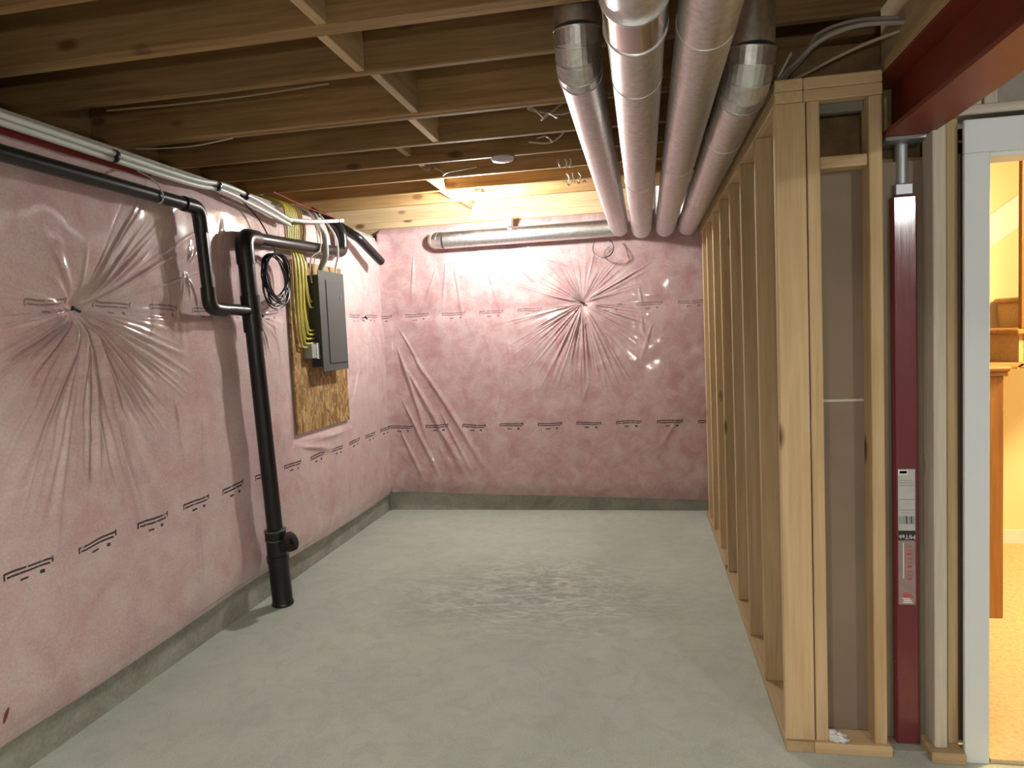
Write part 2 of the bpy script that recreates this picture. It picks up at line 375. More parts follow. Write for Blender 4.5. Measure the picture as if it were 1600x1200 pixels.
def film(name, us, vs, disp, place, wallplace, mat, parent):
    U, V = np.meshgrid(us, vs, indexing='ij'); Hh = disp(U, V)
    nu, nv = len(us), len(vs); P = place(U, V, Hh).reshape(-1, 3)
    bot = wallplace(us, np.full(nu, vs[0] + .004)); top = wallplace(us, np.full(nu, vs[-1]))
    P = np.concatenate([P, bot, top]); F_ = []
    idx = np.arange(nu * nv).reshape(nu, nv)
    q = np.stack([idx[:-1, :-1], idx[1:, :-1], idx[1:, 1:], idx[:-1, 1:]], -1).reshape(-1, 4)
    b0 = nu * nv; bi = np.arange(nu - 1)
    qb = np.stack([b0 + bi, b0 + bi + 1, idx[1:, 0], idx[:-1, 0]], -1); t0 = b0 + nu
    qt = np.stack([idx[:-1, -1], idx[1:, -1], t0 + bi + 1, t0 + bi], -1)
    Q = np.concatenate([q, qb, qt])
    me = bpy.data.meshes.new(name)
    me.vertices.add(len(P)); me.vertices.foreach_set('co', P.astype(np.float32).ravel())
    me.loops.add(len(Q) * 4); me.loops.foreach_set('vertex_index', Q.astype(np.int32).ravel())
    me.polygons.add(len(Q)); me.polygons.foreach_set('loop_start', np.arange(0, len(Q) * 4, 4, dtype=np.int32)); me.polygons.foreach_set('loop_total', np.full(len(Q), 4, dtype=np.int32))
    me.update(calc_edges=True); me.validate()
    uvs = np.concatenate([np.stack([U.ravel(), V.ravel()], 1), np.stack([us, np.full(nu, vs[0])], 1), np.stack([us, np.full(nu, vs[-1])], 1)])
    ul = me.uv_layers.new(name='wall'); ul.data.foreach_set('uv', uvs[Q.ravel()].astype(np.float32).ravel())
    me.polygons.foreach_set('use_smooth', np.ones(len(Q), dtype=bool)); me.materials.append(mat)
    o = bpy.data.objects.new(name, me); COL.objects.link(o); o.parent = parent; return o
rr = np.random.default_rng(5)
XF, YF = -2.195, 5.825
# left blanket: u = y, v = z
segL = pin_segs(2.462, 1.678, [(-165, -15, 48, .25, .8, .0085, .012), (-125, -60, 16, .5, 1.1, .016, .017), (-12, 14, 6, .3, .7, .008, .008), (20, 50, 9, .3, .85, .012, .015), (160, 200, 8, .2, .5, .009, .009), (70, 140, 5, .15, .4, .014, .005)], rr)
segL += pin_segs(2.462, 1.678, [(-175, -5, 60, .3, .9, .0055, .0075), (15, 60, 16, .35, 1.0, .0055, .0065), (-110, -65, 12, .7, 1.25, .018, .016), (165, 195, 8, .3, .6, .005, .005)], rr)
segL += pin_segs(3.83, 1.68, [(-80, -10, 9, .12, .35, .007, .007), (0, 60, 4, .1, .25, .008, .006), (170, 260, 6, .1, .3, .008, .005)], rr)
segL += pin_segs(5.42, 1.69, [(-100, -40, 8, .2, .6, .012, .010), (60, 130, 6, .15, .5, .012, .008)], rr)
segL += pin_segs(3.15, 1.9, [(-120, -60, 5, .1, .3, .007, .006), (30, 70, 6, .1, .3, .008, .006)], rr)
for i in range(26):   # loose vertical drapes
    u0 = rr.uniform(1.8, 5.7); v0 = rr.uniform(.5, 2.2); L = rr.uniform(.2, .6); a = rr.normal(-PI / 2, .25)
    segL.append((u0, v0, u0 + math.cos(a) * L, v0 + math.sin(a) * L, rr.uniform(.012, .03), rr.uniform(.003, .007), rr.uniform(-.08, .08)))
segL += [(4.95, .93, 5.25, 1.30, .010, .013, .05), (4.97, 1.0, 5.05, 1.5, .012, .010, 0), (4.15, .90, 4.95, .86, .025, .02, -.03), (4.2, .84, 4.7, .74, .02, .014, .05)]
def dispL(U, V):
    h = .012 * sm_noise(U, V, 3.2, 1, 3) + .0035 * sm_noise(U, V, 16, 2, 2) + ridge_field(U, V, segL)
    for (pu, pv, d) in ((2.462, 1.678, .030), (3.83, 1.68, .018), (5.42, 1.69, .02)):
        r = np.hypot(U - pu, V - pv); h -= d * np.exp(-r / .09)
    h -= .010 * np.exp(-((V - 1.69) / .05) ** 2) + .006 * np.exp(-((V - 1.25) / .03) ** 2) * (.5 + .5 * np.sin(U * 3))
    m = np.clip(1 - np.maximum(np.maximum(4.13 - U, U - 4.985), np.maximum(.90 - V, V - 2.5)) / .05, 0, 1); h = h * (1 - m) - .012 * m
    h -= .035 * np.clip((V - 2.22) / .14, 0, 1) ** 2
    h -= .03 * np.clip((.30 - V) / .14, 0, 1) ** 2
    c = np.clip((U - 5.60) / .2, 0, 1); return np.clip(h - .0 * c, -.05, .05)
usL = np.concatenate([np.arange(-3.55, 1.5, .06), np.arange(1.5, 5.80, .005)])
vsL = np.arange(.165, 2.372, .005)
bl = thing('insulation_blanket', 'pink insulation under glossy clear film behind the black drain stack', 'insulation', (XL, 2.0, 0))
def placeL(U, V, h): return np.stack([XF + h - bl.location.x, U - bl.location.y, V + .012 * np.sin(U * 2.1) * (V < .2)], -1)
def wallL(u, v): return np.stack([np.full(len(u), XL + .002 - bl.location.x), u - bl.location.y, v], -1)
film('film', usL, vsL, dispL, placeL, wallL, FILM_L, bl)
bb = thing('insulation_blanket', 'pink insulation under puckered clear film on the end wall by the bare bulb', 'insulation', (0, YB, 0))
segB = pin_segs(-.488, 1.736, [(-170, -10, 60, .2, .66, .0075, .009), (-120, -60, 18, .4, .9, .011, .009), (10, 40, 8, .2, .6, .009, .007), (110, 165, 16, .25, .75, .010, .011), (60, 100, 6, .2, .5, .010, .006)], rr)
segB += pin_segs(-.488, 1.736, [(-175, -5, 70, .3, .85, .0045, .0055), (100, 170, 22, .3, .9, .005, .006), (10, 60, 12, .3, .7, .005, .005)], rr)
segB += [(-2.10, 1.45, -1.86, .55, .016, .022, .10), (-2.05, 1.30, -1.50, .20, .020, .022, .06), (-1.95, 1.35, -1.30, .22, .022, .020, .08), (-2.08, 1.0, -1.75, .22, .014, .018, .05), (-2.12, .75, -1.9, .2, .014, .014, .05), (-2.08, 1.62, -1.80, 1.0, .012, .012, .12), (-1.75, .9, -1.45, .25, .014, .012, .03)]
for (u0, v0, u1, v1) in ((-1.62, 2.15, -1.68, 1.7), (-1.70, 2.1, -1.85, 1.75), (-1.55, 2.1, -1.50, 1.6), (-1.3, 2.15, -1.15, 1.6), (-1.05, 2.1, -.8, 1.85), (-1.9, 2.2, -1.95, 1.8), (-.9, 2.15, -.35, 1.95)):
    segB.append((u0, v0, u1, v1, .012, .012, .05))
for i in range(22):
    u0 = rr.uniform(-2.1, .4); v0 = rr.uniform(.45, 2.0); L = rr.uniform(.15, .5); a = rr.normal(-PI / 2, .3)
    segB.append((u0, v0, u0 + math.cos(a) * L, v0 + math.sin(a) * L, rr.uniform(.010, .025), rr.uniform(.003, .006), rr.uniform(-.08, .08)))
def dispB(U, V):
    h = .012 * sm_noise(U, V, 3.4, 21, 3) + .004 * sm_noise(U, V, 18, 22, 2) + ridge_field(U, V, segB)
    r = np.hypot(U + .488, V - 1.736); h -= .032 * np.exp(-r / .08)
    h -= .008 * np.exp(-((V - 1.71) / .05) ** 2)
    h -= .03 * np.clip((V - 2.22) / .14, 0, 1) ** 2 + .03 * np.clip((.27 - V) / .14, 0, 1) ** 2
    h += .045 * np.clip((-2.08 - U) / .12, 0, 1) ** 2
    return np.clip(h, -.06, .06)
def placeB(U, V, h): 
    z = V + np.clip(1 - (V - .13) / .5, 0, 1) * (.05 - .03 * (U + 2.2))
    return np.stack([U, YF - h - YB, z], -1)
def wallB(u, v): return np.stack([u, np.full(len(u), -.002), v + .05 - .03 * (u + 2.2) * (v < 1)], -1)
film('film', np.arange(-2.215, .560, .005), np.arange(.125, 2.41, .005), dispB, placeB, wallB, FILM_B, bb)
def pin(c, nrm, par):
    m = MB(); n = np.array(nrm, float); n /= np.linalg.norm(n); s_ = np.array([0, 1, 0]) if abs(n[0]) > .5 else np.array([1, 0, 0]); u_ = np.cross(n, s_)
    d = s_ * .9 - u_ * .35 * np.sign(u_[2] if u_[2] else 1); d /= np.linalg.norm(d)
    m.tube([c - d * .019, c + d * .019], .0075, 8); m.tube([c - n * .03, c], .004, 6); m.build('fastener_pin', INK, par, smooth=True)
pin(np.array([XF - .012, 2.462, 1.678]), (1, 0, 0), bl); pin(np.array([XF, 3.83, 1.68]), (1, 0, 0), bl); pin(np.array([XF - .0, 5.42, 1.69]), (1, 0, 0), bl)
pin(np.array([-.488, YF + .012, 1.736]), (0, -1, 0), bb)
# torn slit near the floor on the left blanket
sl = xp(8, 1118, XF + .02); MB().lathe([(.0, 0), (.022, .001), (.03, .004), (.02, .006), (.0, .004)], (0, 0, 0), (1, .2, 0), 14).build('torn_slit', simple('torn_pink', (.30, .035, .05), .6), bl, origin=(0, 0, 0)).location = tuple(sl - np.array(bl.location)); ts = bpy.data.objects['torn_slit']; ts.scale = (1, .45, .9); ts.rotation_euler = (-.5, 0, 0)

# ------------------------------------------------------------------ stud wall on the right
wr = thing('wall_right', 'row of bare wooden studs with plates beside the ducts', 'wall', (XR, 2.5, 0), kind='structure')
SY = [2.530, 2.955, 3.395, 3.840, 4.285, 4.745, 5.19, 5.55, 5.83]
MB().bev(XR - .004, XR + .089, YW - .012, 5.765, 0, .038, .003).build('bottom_plate', WY, wr)
for k in range(2): MB().bev(XR, XR + .089, YW, 5.765, 2.222 + .0385 * k, 2.260 + .0385 * k, .003).build('top_plate', WY, wr)
for y in SY[:-1]:
    j = random.uniform(-.003, .003)
    MB().bev(XR + j, XR + .097 + j if y == SY[0] else XR + .089 + j, y, y + .038, .0385, 2.2215, .003).build('stud', WZ, wr)
MB().box(XR + .0985, XR + .110, YW + .10, 5.765, .02, 2.298).box(XR + .0985, XR + .110, 2.761, 5.765, 2.2985, 2.449).build('drywall_sheet', DRYB, wr)
# end return of the wall (parallel to the joists)
we = thing('wall_partition', 'wooden framed partition end with brown drywall back beside the red column', 'wall', (.6, YW, 0), kind='structure')
XE = .778
MB().bev(XR + .090, XE + .012, YW - .012, YW + .089, 0, .0385, .003).build('bottom_plate', WXP, we)
for k in range(2): MB().bev(XR + .090, XE, YW, YW + .089, 2.222 + .0385 * k, 2.260 + .0385 * k, .003).build('top_plate', WXP, we)
MB().bev(.546, .586, YW, YW + .089, .039, 2.2215, .003).build('stud', WZ, we)
MB().bev(.736, .776, YW, YW + .089, .039, 2.2215, .003).build('stud', WZ, we)
MB().bev(.5875, .7345, YW + .012, YW + .085, 2.003, 2.041, .003).build('blocking', WXP, we)
MB().box(.548, 1.076, YW + .091, YW + .104, .02, 2.0195).build('drywall_sheet', DRYB, we)
MB().bev(.5875, .7345, YW + .05, YW + .085, 2.19, 2.2215, .002).build('blocking', simple('grey_block', (.2, .19, .16), .8), we)
st_ = MB().box(.5875, .7345, YW + .083, YW + .090, 1.219, 1.227).build('paper_seam', simple('seam_tape', (.55, .52, .47), .5), we)
# door partition: studs, header cripples, casing
wd = thing('wall_door', 'wooden framed wall around the doorway to the stair hall', 'wall', (1.3, YW, 0), kind='structure')
MB().bev(.905, 1.011, YW - .03, YW + .089, 0, .0385, .003).build('bottom_plate', WXP, wd)
MB().bev(.925, .964, YW, YW + .089, .039, 2.13, .003).build('stud', WZW, wd)
MB().bev(.975, 1.010, YW + .030, YW + .089, .039, 2.13, .003).build('stud', WZ, wd)
MB().bev(.925, 2.2, YW, YW + .089, 2.1305, 2.160, .003).build('header_plate', WXW, wd)
MB().bev(1.03, 1.068, YW + .001, YW + .089, 2.1605, 2.50, .003).build('cripple_stud', WZW, wd)
MB().bev(1.075, 1.113, YW + .001, YW + .089, 2.1605, 2.50, .003).build('cripple_stud', WZW, wd)
MB().bev(.925, .963, YW + .001, YW + .089, 2.1605, 2.50, .003).build('cripple_stud', WZW, wd)
MB().bev(1.55, 1.588, YW + .001, YW + .089, 2.1605, 2.50, .003).build('cripple_stud', WZW, wd)
MB().box(.99, 3.6, YW + .091, YW + .104, 2.11, ZJ).build('drywall_sheet', simple('grey_drywall', (.36, .33, .30), .9, nz=.1), wd)
MB().box(1.95, 3.6, YW + .091, YW + .104, 0, 2.109).build('drywall_sheet', DRYB, wd)
dr = thing('door_1', 'pale painted door frame opening onto the warm stair hall', 'door frame', (1.45, YW, 0), kind='structure')
MB().bev(1.012, 1.086, YW - .012, YW + .004, 0, 2.008, .002).build('casing_leg', CASE, dr)
MB().bev(1.012, 1.93, YW - .012, YW + .004, 2.0085, 2.112, .002).build('casing_head', CASE, dr)
MB().bev(1.857, 1.93, YW - .012, YW + .004, 0, 2.008, .002).build('casing_leg', CASE, dr)
MB().bev(1.0765, 1.093, YW + .0045, YW + .115, 0, 2.012, .001).build('jamb', CASE, dr)
MB().bev(1.85, 1.868, YW + .0045, YW + .115, 0, 2.012, .001).build('jamb', CASE, dr)
MB().bev(1.093, 1.85, YW + .0045, YW + .115, 1.995, 2.012, .001).build('jamb', CASE, dr)
# steel beam
by0, by1 = -3.5, YW + .16
bm_ = thing('steel_beam', 'dark red steel beam resting on the red column', 'beam', (.86, 0, 2.09))
MB().box(.787, .937, by0, by1, 2.092, 2.106).build('bottom_flange', BEAMR, bm_)
MB().box(.856, .868, by0, by1, 2.1065, 2.282).build('web', BEAMR, bm_)
MB().box(.787, .937, by0, by1, 2.2825, 2.296).build('top_flange', BEAMR, bm_)
MB().bev(.787, .937, by0, by1, 2.2965, 2.334, .003).build('nailer', WY, bm_)
MB().bev(.822, .900, by0, by1, 2.3345, ZJ - .001, .003).build('header', WY, bm_)
# red column
cb = thing('steel_column', 'glossy dark red square steel post with screw jack under the beam', 'column', (.86, 2.64, 0))
cx0, cx1, cy0, cy1 = .823, .901, 2.592, 2.628+.04
MB().bev(cx0, cx1, cy0, cy1, .008, 1.905, .007).build('post', REDS, cb, smooth=False)
MB().bev(.785, .945, 2.555, 2.705, 0.0005, .0078, .001).build('base_plate', FOUND, cb)
MB().bev(.835, .892, 2.60, 2.66, 1.9055, 1.945, .004).build('collar', STEEL, cb)
MB().tube([(.863, 2.63, 1.9455), (.863, 2.63, 2.078)], .021, 16).build('jack_screw', STEEL, cb, smooth=True)
MB().bev(.795, .93, 2.56, 2.69, 2.0785, 2.0915, .002).build('bearing_plate', STEEL, cb)
lb = MB().box(.834, .888, cy0 - .0012, cy0 - .0002, .512, .985).build('label', LABD, cb)
fy = cy0 - .0014
MB().box(.834, .888, fy - .0004, fy, .772, .985).build('label_top', LAB, lb)
MB().box(.834, .888, fy - .0008, fy - .0003, .738, .772).build('label_band', INK, lb)
for (x0, x1, z0, z1, m_) in ((.835, .866, .965, .983, INKW), (.839, .862, .970, .979, PVCG), (.838, .880, .945, .948, PVCG), (.838, .884, .936, .939, PVCG), (.836, .886, .928, .929, INK), (.836, .886, .880, .881, INK), (.838, .884, .842, .845, PVCG), (.842, .872, .834, .836, PVCG),
                        (.848, .851, .535 + .07, .73, INKW), (.836, .886, .795, .822, PVCG), (.859, .862, .797, .822, LAB), (.874, .877, .797, .822, LAB)):
    MB().box(x0, x1, fy - .0012, fy - .0006, z0, z1).build('label_mark', m_, lb)
for k in range(9): MB().box(.862, .876, fy - .0008, fy - .0002, .600 + k * .0145, .600 + k * .0145 + (.003 if k % 3 else .007)).build('label_mark', INKR, lb)
for k in range(6): MB().box(.846 + .004 * (k % 2), .880 - .005 * (k % 3), fy - .0008, fy - .0002, .518 + k * .0065, .522 + k * .0065).build('label_mark', INKR if k > 2 else INKW, lb)
def text_obj(body, size, loc, rot, mat, parent, name='lettering'):
    cu = bpy.data.curves.new(name, 'FONT'); cu.body = body; cu.size = size; cu.align_x = 'CENTER'; cu.align_y = 'CENTER'; cu.extrude = .0002
    to = bpy.data.objects.new('tmp', cu); COL.objects.link(to); dg = bpy.context.evaluated_depsgraph_get(); me = bpy.data.meshes.new_from_object(to.evaluated_get(dg))
    bpy.data.objects.remove(to); bpy.data.curves.remove(cu); me.materials.clear(); me.materials.append(mat)
    o = bpy.data.objects.new(name, me); COL.objects.link(o); o.parent = parent; o.location = tuple(np.array(loc) - world_loc(parent)); o.rotation_euler = rot; return o
text_obj('MiTek', .021, (.861, fy - .0012, .751), (PI / 2, PI, 0), INKW, lb)

# ------------------------------------------------------------------ ducts
def duct(name, label, path, r, rings, seams, near=None, group='round ducts under the joists', endcap=None, split=None):
    t = thing(name, label, 'duct', path[0], group)
    MB().tube(path, r, 28).build('pipe', GALV, t, smooth=True)
    return t
def ring(t, c, d, r, wdt=.010, proud=.003, nm='crimp_ring'):
    MB().lathe([(r - .004, -wdt / 2), (r + proud, -wdt / 2), (r + proud + .0008, 0), (r + proud, wdt / 2), (r - .004, wdt / 2)], c, d, 28).build(nm, GALV, t, smooth=True)
def seam_line(t, y, x, z, r): ring(t, (x, y, z), (0, 1, 0), r, .004, .0018, 'joint_ring')
def arc(c, r0, a0, a1, n, ex, ey):
    return [np.array(c) + r0 * (math.cos(a) * np.array(ex) + math.sin(a) * np.array(ey)) for a in np.linspace(a0, a1, n)]
RD = .0765
# duct that turns along the end wall
t = thing('duct', 'galvanised round duct with a branch running along the pink end wall', 'duct', (-.17, 4, 2.3), 'round ducts under the joists')
p0, p1 = np.array([-.192, 2.565, 2.405]), np.array([-.168, 5.735, 2.312])
MB().tube([p0, p1], RD, 28).build('pipe', GALV, t, smooth=True)
for k, f_ in enumerate((0.0, .07)): pass
ring(t, p0, (0, 1, 0), RD, .010, .003)
el = arc((-.192, 2.50, 2.405 + .105), .105, -PI / 2, -PI, 5, (0, 1, 0), (0, 0, 1)); el = [np.array([-.192, 2.565 + .105 * (-math.sin(a)), 2.405 + .105 * (1 - math.cos(a))]) for a in np.linspace(0, PI / 2, 5)]
MB().tube(el, RD + .0015, 28).build('elbow', GALV, t)
for q in (1, 2, 3, 4): ring(t, el[q], el[q] - el[q - 1], RD + .001, .006, .002)
MB().tube([el[-1], el[-1] + np.array([0, 0, .13])], RD, 28).build('riser', GALV, t, smooth=True)
hb = [np.array([-.168 - RD * .2, 5.735, 2.309]), np.array([-.45, 5.735, 2.307]), np.array([-1.60, 5.735, 2.303])]
MB().tube(hb, RD - .008, 28).build('branch_pipe', GALV, t, smooth=True)
eh = [np.array([-1.60 - .095 * math.sin(a), 5.735 + .095 * (1 - math.cos(a)), 2.303 + .012 * math.sin(a)]) for a in np.linspace(0, PI / 2, 5)]
MB().tube(eh, RD - .006, 28).build('elbow', GALV, t)
for q in (1, 2, 3): ring(t, eh[q], eh[q + 1] - eh[q - 1], RD - .007, .005, .002)
MB().bev(-1.06, -1.025, 5.68, 5.79, 2.372, 2.46, .001).build('hanger_strap', GALV, t)
# two straight ducts and the one by the studs
def straight(x, y0, y1, label, seams, collar=None):
    t = thing('duct', label, 'duct', (x, 4, 2.277), 'round ducts under the joists')
    MB().tube([(x, y0, 2.277), (x, y1 - .1, 2.277)], RD, 28).build('pipe', GALV, t, smooth=True)
    e = [np.array([x, y1 - .1 + .10 * math.sin(a), 2.277 + .10 * (1 - math.cos(a))]) for a in np.linspace(0, PI / 2, 5)]
    MB().tube(e, RD + .001, 28).build('elbow', GALV, t)
    MB().tube([e[-1], e[-1] + np.array([0, 0, .35])], RD, 28).build('riser', GALV, t, smooth=True)
    for y in seams: ring(t, (x, y, 2.277), (0, 1, 0), RD, .004, .0016, 'joint_ring')
    return t
t = straight(.002, -2.8, 5.74, 'galvanised round duct with a wide crimped collar between two plain ducts', (2.26, 3.78, 5.0))
MB().tube([(.002, 1.715, 2.277), (.002, 1.90, 2.277)], RD + .004, 28).build('collar', simple('bright_galvanised', (.74, .74, .74), .16, 1.0), t, smooth=True)
ring(t, (.002, 1.715, 2.277), (0, 1, 0), RD + .004, .009, .003); ring(t, (.002, 1.90, 2.277), (0, 1, 0), RD + .004, .009, .003)
straight(.181, -2.8, 5.74, 'plain galvanised round duct between the collared duct and the studs\' elbow duct', (1.93, 3.45, 4.9))
x4 = .349
t = thing('duct', 'galvanised round duct with an upturned elbow against the stud tops', 'duct', (x4, 4, 2.277), 'round ducts under the joists')
MB().tube([(x4, 2.565, 2.277), (x4, 5.64, 2.277)], RD, 28).build('pipe', GALV, t, smooth=True)
e = [np.array([x4, 5.64 + .10 * math.sin(a), 2.277 + .10 * (1 - math.cos(a))]) for a in np.linspace(0, PI / 2, 5)]
MB().tube(e, RD + .001, 28).build('elbow', GALV, t)
MB().tube([e[-1], e[-1] + np.array([0, 0, .35])], RD, 28).build('riser', GALV, t, smooth=True)
el4 = [np.array([x4 + .004 * k, 2.565 - .105 * math.sin(a), 2.277 + .105 * (1 - math.cos(a))]) for k, a in enumerate(np.linspace(0, PI / 2, 5))]
MB().tube(el4, RD + .0015, 28).build('elbow', GALV, t)
MB().tube([el4[-1], el4[-1] + np.array([.004, 0, .30])], RD - .002, 28).build('riser', GALV, t, smooth=True)
for q in (0, 1, 2, 3, 4): ring(t, el4[q], el4[min(q + 1, 4)] - el4[max(q - 1, 0)], RD + .001, .006, .002)
ring(t, (x4, 3.08, 2.277), (0, 1, 0), RD, .004, .0016, 'joint_ring'); ring(t, (x4, 4.4, 2.277), (0, 1, 0), RD, .004, .0016, 'joint_ring')

# ------------------------------------------------------------------ drain stack
ds = thing('drain_stack', 'black plastic drain stack rising from the floor with branch pipes and cleanout', 'pipe', (-2.11, 3.70, 0))
A0 = np.array([-2.11, 3.70, 0.0]); A1 = np.array([-2.125, 3.575, 2.10])
def onst(z): return A0 + (A1 - A0) * z / 2.10
MB().lathe([(.061, .003), (.064, .012), (.058, .025), (.058, .26), (.063, .262), (.063, .30), (.058, .303), (.056, .40), (.060, .402), (.060, .445), (.050, .452), (.045, .46)], A0, A1 - A0, 28).build('base_fitting', ABS, ds, smooth=True)
MB().tube([onst(.45), onst(2.06)], .044, 24).build('stack_pipe', ABS, ds, smooth=True)
co = onst(.34); cdv = np.array([.84, -.12, .38]); cdv /= np.linalg.norm(cdv)
cw = MB().tube([co, co + cdv * .085], .042, 22).build('cleanout_branch', ABS, ds, smooth=True)
MB().lathe([(.050, .0), (.057, .002), (.057, .028), (.034, .034), (.018, .034), (.018, .046), (.0, .047)], co + cdv * .085, cdv, 24).build('cleanout_cap', ABS, ds, smooth=True)
for z in (.447, .395): MB().lathe([(.056, -.004), (.062, -.003), (.062, .003), (.056, .004)], onst(z), A1 - A0, 28).build('hub_ring', simple('grey_ring', (.10, .11, .105), .4), ds, smooth=True)
top = onst(2.10)
hor = [top + np.array([0, .02, 0]), np.array([-2.142, 3.75, 2.105]), np.array([-2.146, 4.80, 2.150])]
MB().tube(fillet([onst(1.95), onst(2.095), hor[1] + np.array([0, -.02, 0])], .06, 6), .050, 24).build('elbow', ABS, ds, smooth=True)
MB().tube([hor[1] + np.array([0, -.05, 0]), hor[2]], .037, 24).build('branch_pipe', ABS, ds, smooth=True)
trap = fillet([np.array([-2.146, 4.78, 2.149]), np.array([-2.14, 4.915, 2.155]), np.array([-2.14, 4.915, 2.33]), np.array([-2.36, 4.890, 2.455])], .085, 8)
MB().tube(trap, .040, 24).build('trap_bend', ABS, ds, smooth=True)
# small pipe
s0 = np.array([-2.11, 3.17, 2.185])
MB().tube([np.array([-2.11, -2.0, 2.20]), s0 + np.array([0, -.03, 0])], .030, 20).build('branch_pipe', ABS, ds, smooth=True)
MB().tube(fillet([s0 + np.array([0, -.12, .0]), s0, s0 + np.array([0, .012, -.12])], .06, 6), .036, 20).build('elbow', ABS, ds, smooth=True)
s1 = np.array([-2.11, 3.20, 1.70])
MB().tube([s0 + np.array([0, 0, -.06]), s1 + np.array([0, 0, .05])], .030, 20).build('drop_pipe', ABS, ds, smooth=True)
MB().tube(fillet([s1 + np.array([0, -.002, .10]), s1, s1 + np.array([0, .12, -.006])], .06, 6), .036, 20).build('elbow', ABS, ds, smooth=True)
MB().tube([s1 + np.array([0, .05, 0]), onst(1.695)], .030, 20).build('cross_pipe', ABS, ds, smooth=True)
MB().lathe([(.050, -.10), (.052, -.10), (.052, .10), (.046, .10)], onst(1.68), A1 - A0, 24).build('tee_hub', ABS, ds, smooth=True)
MB().tube(cr([np.array([-2.16, 2.82, 2.29]), np.array([-2.10, 2.84, 2.25]), np.array([-2.073, 2.86, 2.19]), np.array([-2.10, 2.87, 2.155]), np.array([-2.16, 2.86, 2.20])], 6), .0035, 6).build('hanger_wire', WHT, ds, smooth=True)
vp = MB().tube(fillet([np.array([-2.36, 5.105, 2.455]), np.array([-2.10, 5.12, 2.285]), np.array([-2.06, 5.47, 2.135])], .05, 5), .034, 20).build('vent_pipe', ABS, None, smooth=True)
tag(vp, 'short black plastic pipe slanting into the pink corner near the ceiling', 'pipe')

# ------------------------------------------------------------------ electrical board, panel and cables
bo = MB().bev(-2.200, -2.184, 4.16, 4.965, .925, 2.04, .002).build('backing_board', OSB); tag(bo, 'brown strand board screwed to the pink wall behind the breaker panel', 'board')
ep = thing('breaker_panel', 'closed grey electrical breaker panel on the strand board', 'electrical panel', (-2.13, 4.6, 1.31))
MB().bev(-2.1838, -2.103, 4.41, 4.785, 1.345, 1.955, .003).build('box', PANELD, ep)
MB().bev(-2.1028, -2.097, 4.397, 4.800, 1.312, 1.985, .002).build('cover', PANEL, ep)
dp = MB().bev(-2.0968, -2.0935, 4.505, 4.780, 1.365, 1.925, .001).build('door', PANEL, ep)
gk = MB(); gk.box(-2.0970, -2.0930, 4.500, 4.5045, 1.365, 1.925).box(-2.0970, -2.0930, 4.500, 4.780, 1.3605, 1.3645); gk.build('door_gap', INK, ep)
MB().bev(-2.0933, -2.089, 4.715, 4.725, 1.80, 1.83, .001).build('latch', STEEL, dp)
cdt = MB().tube(fillet([(-2.130, 4.515, 1.956), (-2.130, 4.515, 2.01), (-2.086, 4.515, 2.075), (-2.086, 4.517, 2.215), (-2.140, 4.52, 2.29), (-2.145, 4.52, 2.36), (-2.36, 4.51, 2.43)], .03, 5), .0195, 18).build('conduit', PVCG, None, smooth=True); tag(cdt, 'grey rigid conduit rising from the top of the breaker panel', 'conduit')
jb = thing('junction_box', 'small pale metal junction box beside the breaker panel', 'junction box', (-2.15, 4.33, 1.40))
MB().bev(-2.1838, -2.125, 4.300, 4.408, 1.405, 1.500, .003).build('box', simple('pale_metal', (.42, .45, .43), .4, .3), jb)
MB().bev(-2.1248, -2.121, 4.365, 4.406, 1.40, 1.505, .001).build('cover', WHITE, jb)
ends = [(1.84, 0), (1.775, 1), (1.735, 2), (1.585, 3), (1.558, 4), (1.53, 5), (1.50, 6), (1.475, 7)]
for k, (z, i) in enumerate(ends[1:]):
    y = 4.352 - .0235 * k; x = -2.160 + .006 * (k % 2)
    pth = cr([(-2.50, y - .05, 2.46 + .012 * (k % 3)), (-2.24, y - .03 + .01 * random.random(), 2.405), (-2.1955, y - .004, 2.30), (-2.1955, y, 2.14), (x, y + random.uniform(-.004, .004), 2.02), (x, y + random.uniform(-.005, .005), z + .16), (x + .002, y + .018, z + .045), (x + .004, y + .065 * .6, z + .006), (x + .004, 4.405, z + .006)], 8)
    c_ = MB().tube(pth, .0068, 8).build('yellow_cable', YEL, None, smooth=True)
    tag(c_, 'yellow sheathed cable entering the breaker panel side, ' + ('topmost', 'second from the top', 'third from the top', 'fourth from the top', 'third from the bottom', 'second from the bottom', 'lowest')[k], 'cable', 'yellow cables on the strand board')
for k, (dy, z0, zz) in enumerate(((0, 2.16, 1.97), (.008, 2.20, 1.93), (.05, 2.17, 1.965), (.13, 2.14, 1.957))):
    pth = cr([(-2.45, 4.44 + .012 * k, 2.455 + .008 * k), (-2.20, 4.46 + .012 * k, 2.395), (-2.10, 4.455 + .007 * k, 2.22 + .01 * k), (-2.098, 4.45 + .004 * k, 2.12), (-2.13, 4.39 + dy, 2.07), (-2.14, 4.372 + dy * 1.2, 1.99), (-2.14, 4.385 + dy * 1.2, 1.90 if k < 2 else zz)], 8)
    c_ = MB().tube(pth, .0032, 7).build('white_cable', COPPER, None, smooth=True)
    tag(c_, 'thin cream wire looping down to the top corner of the breaker panel', 'cable', 'cream wires above the panel')
c_ = MB().tube(cr([(-2.20, 4.69, 2.40), (-2.098, 4.70, 2.25), (-2.098, 4.735, 2.12), (-2.14, 4.775, 2.03), (-2.14, 4.77, 1.957)], 8), .007, 8).build('white_cable', WHT, None, smooth=True); tag(c_, 'single white cable dropping into the panel right of the conduit', 'cable')
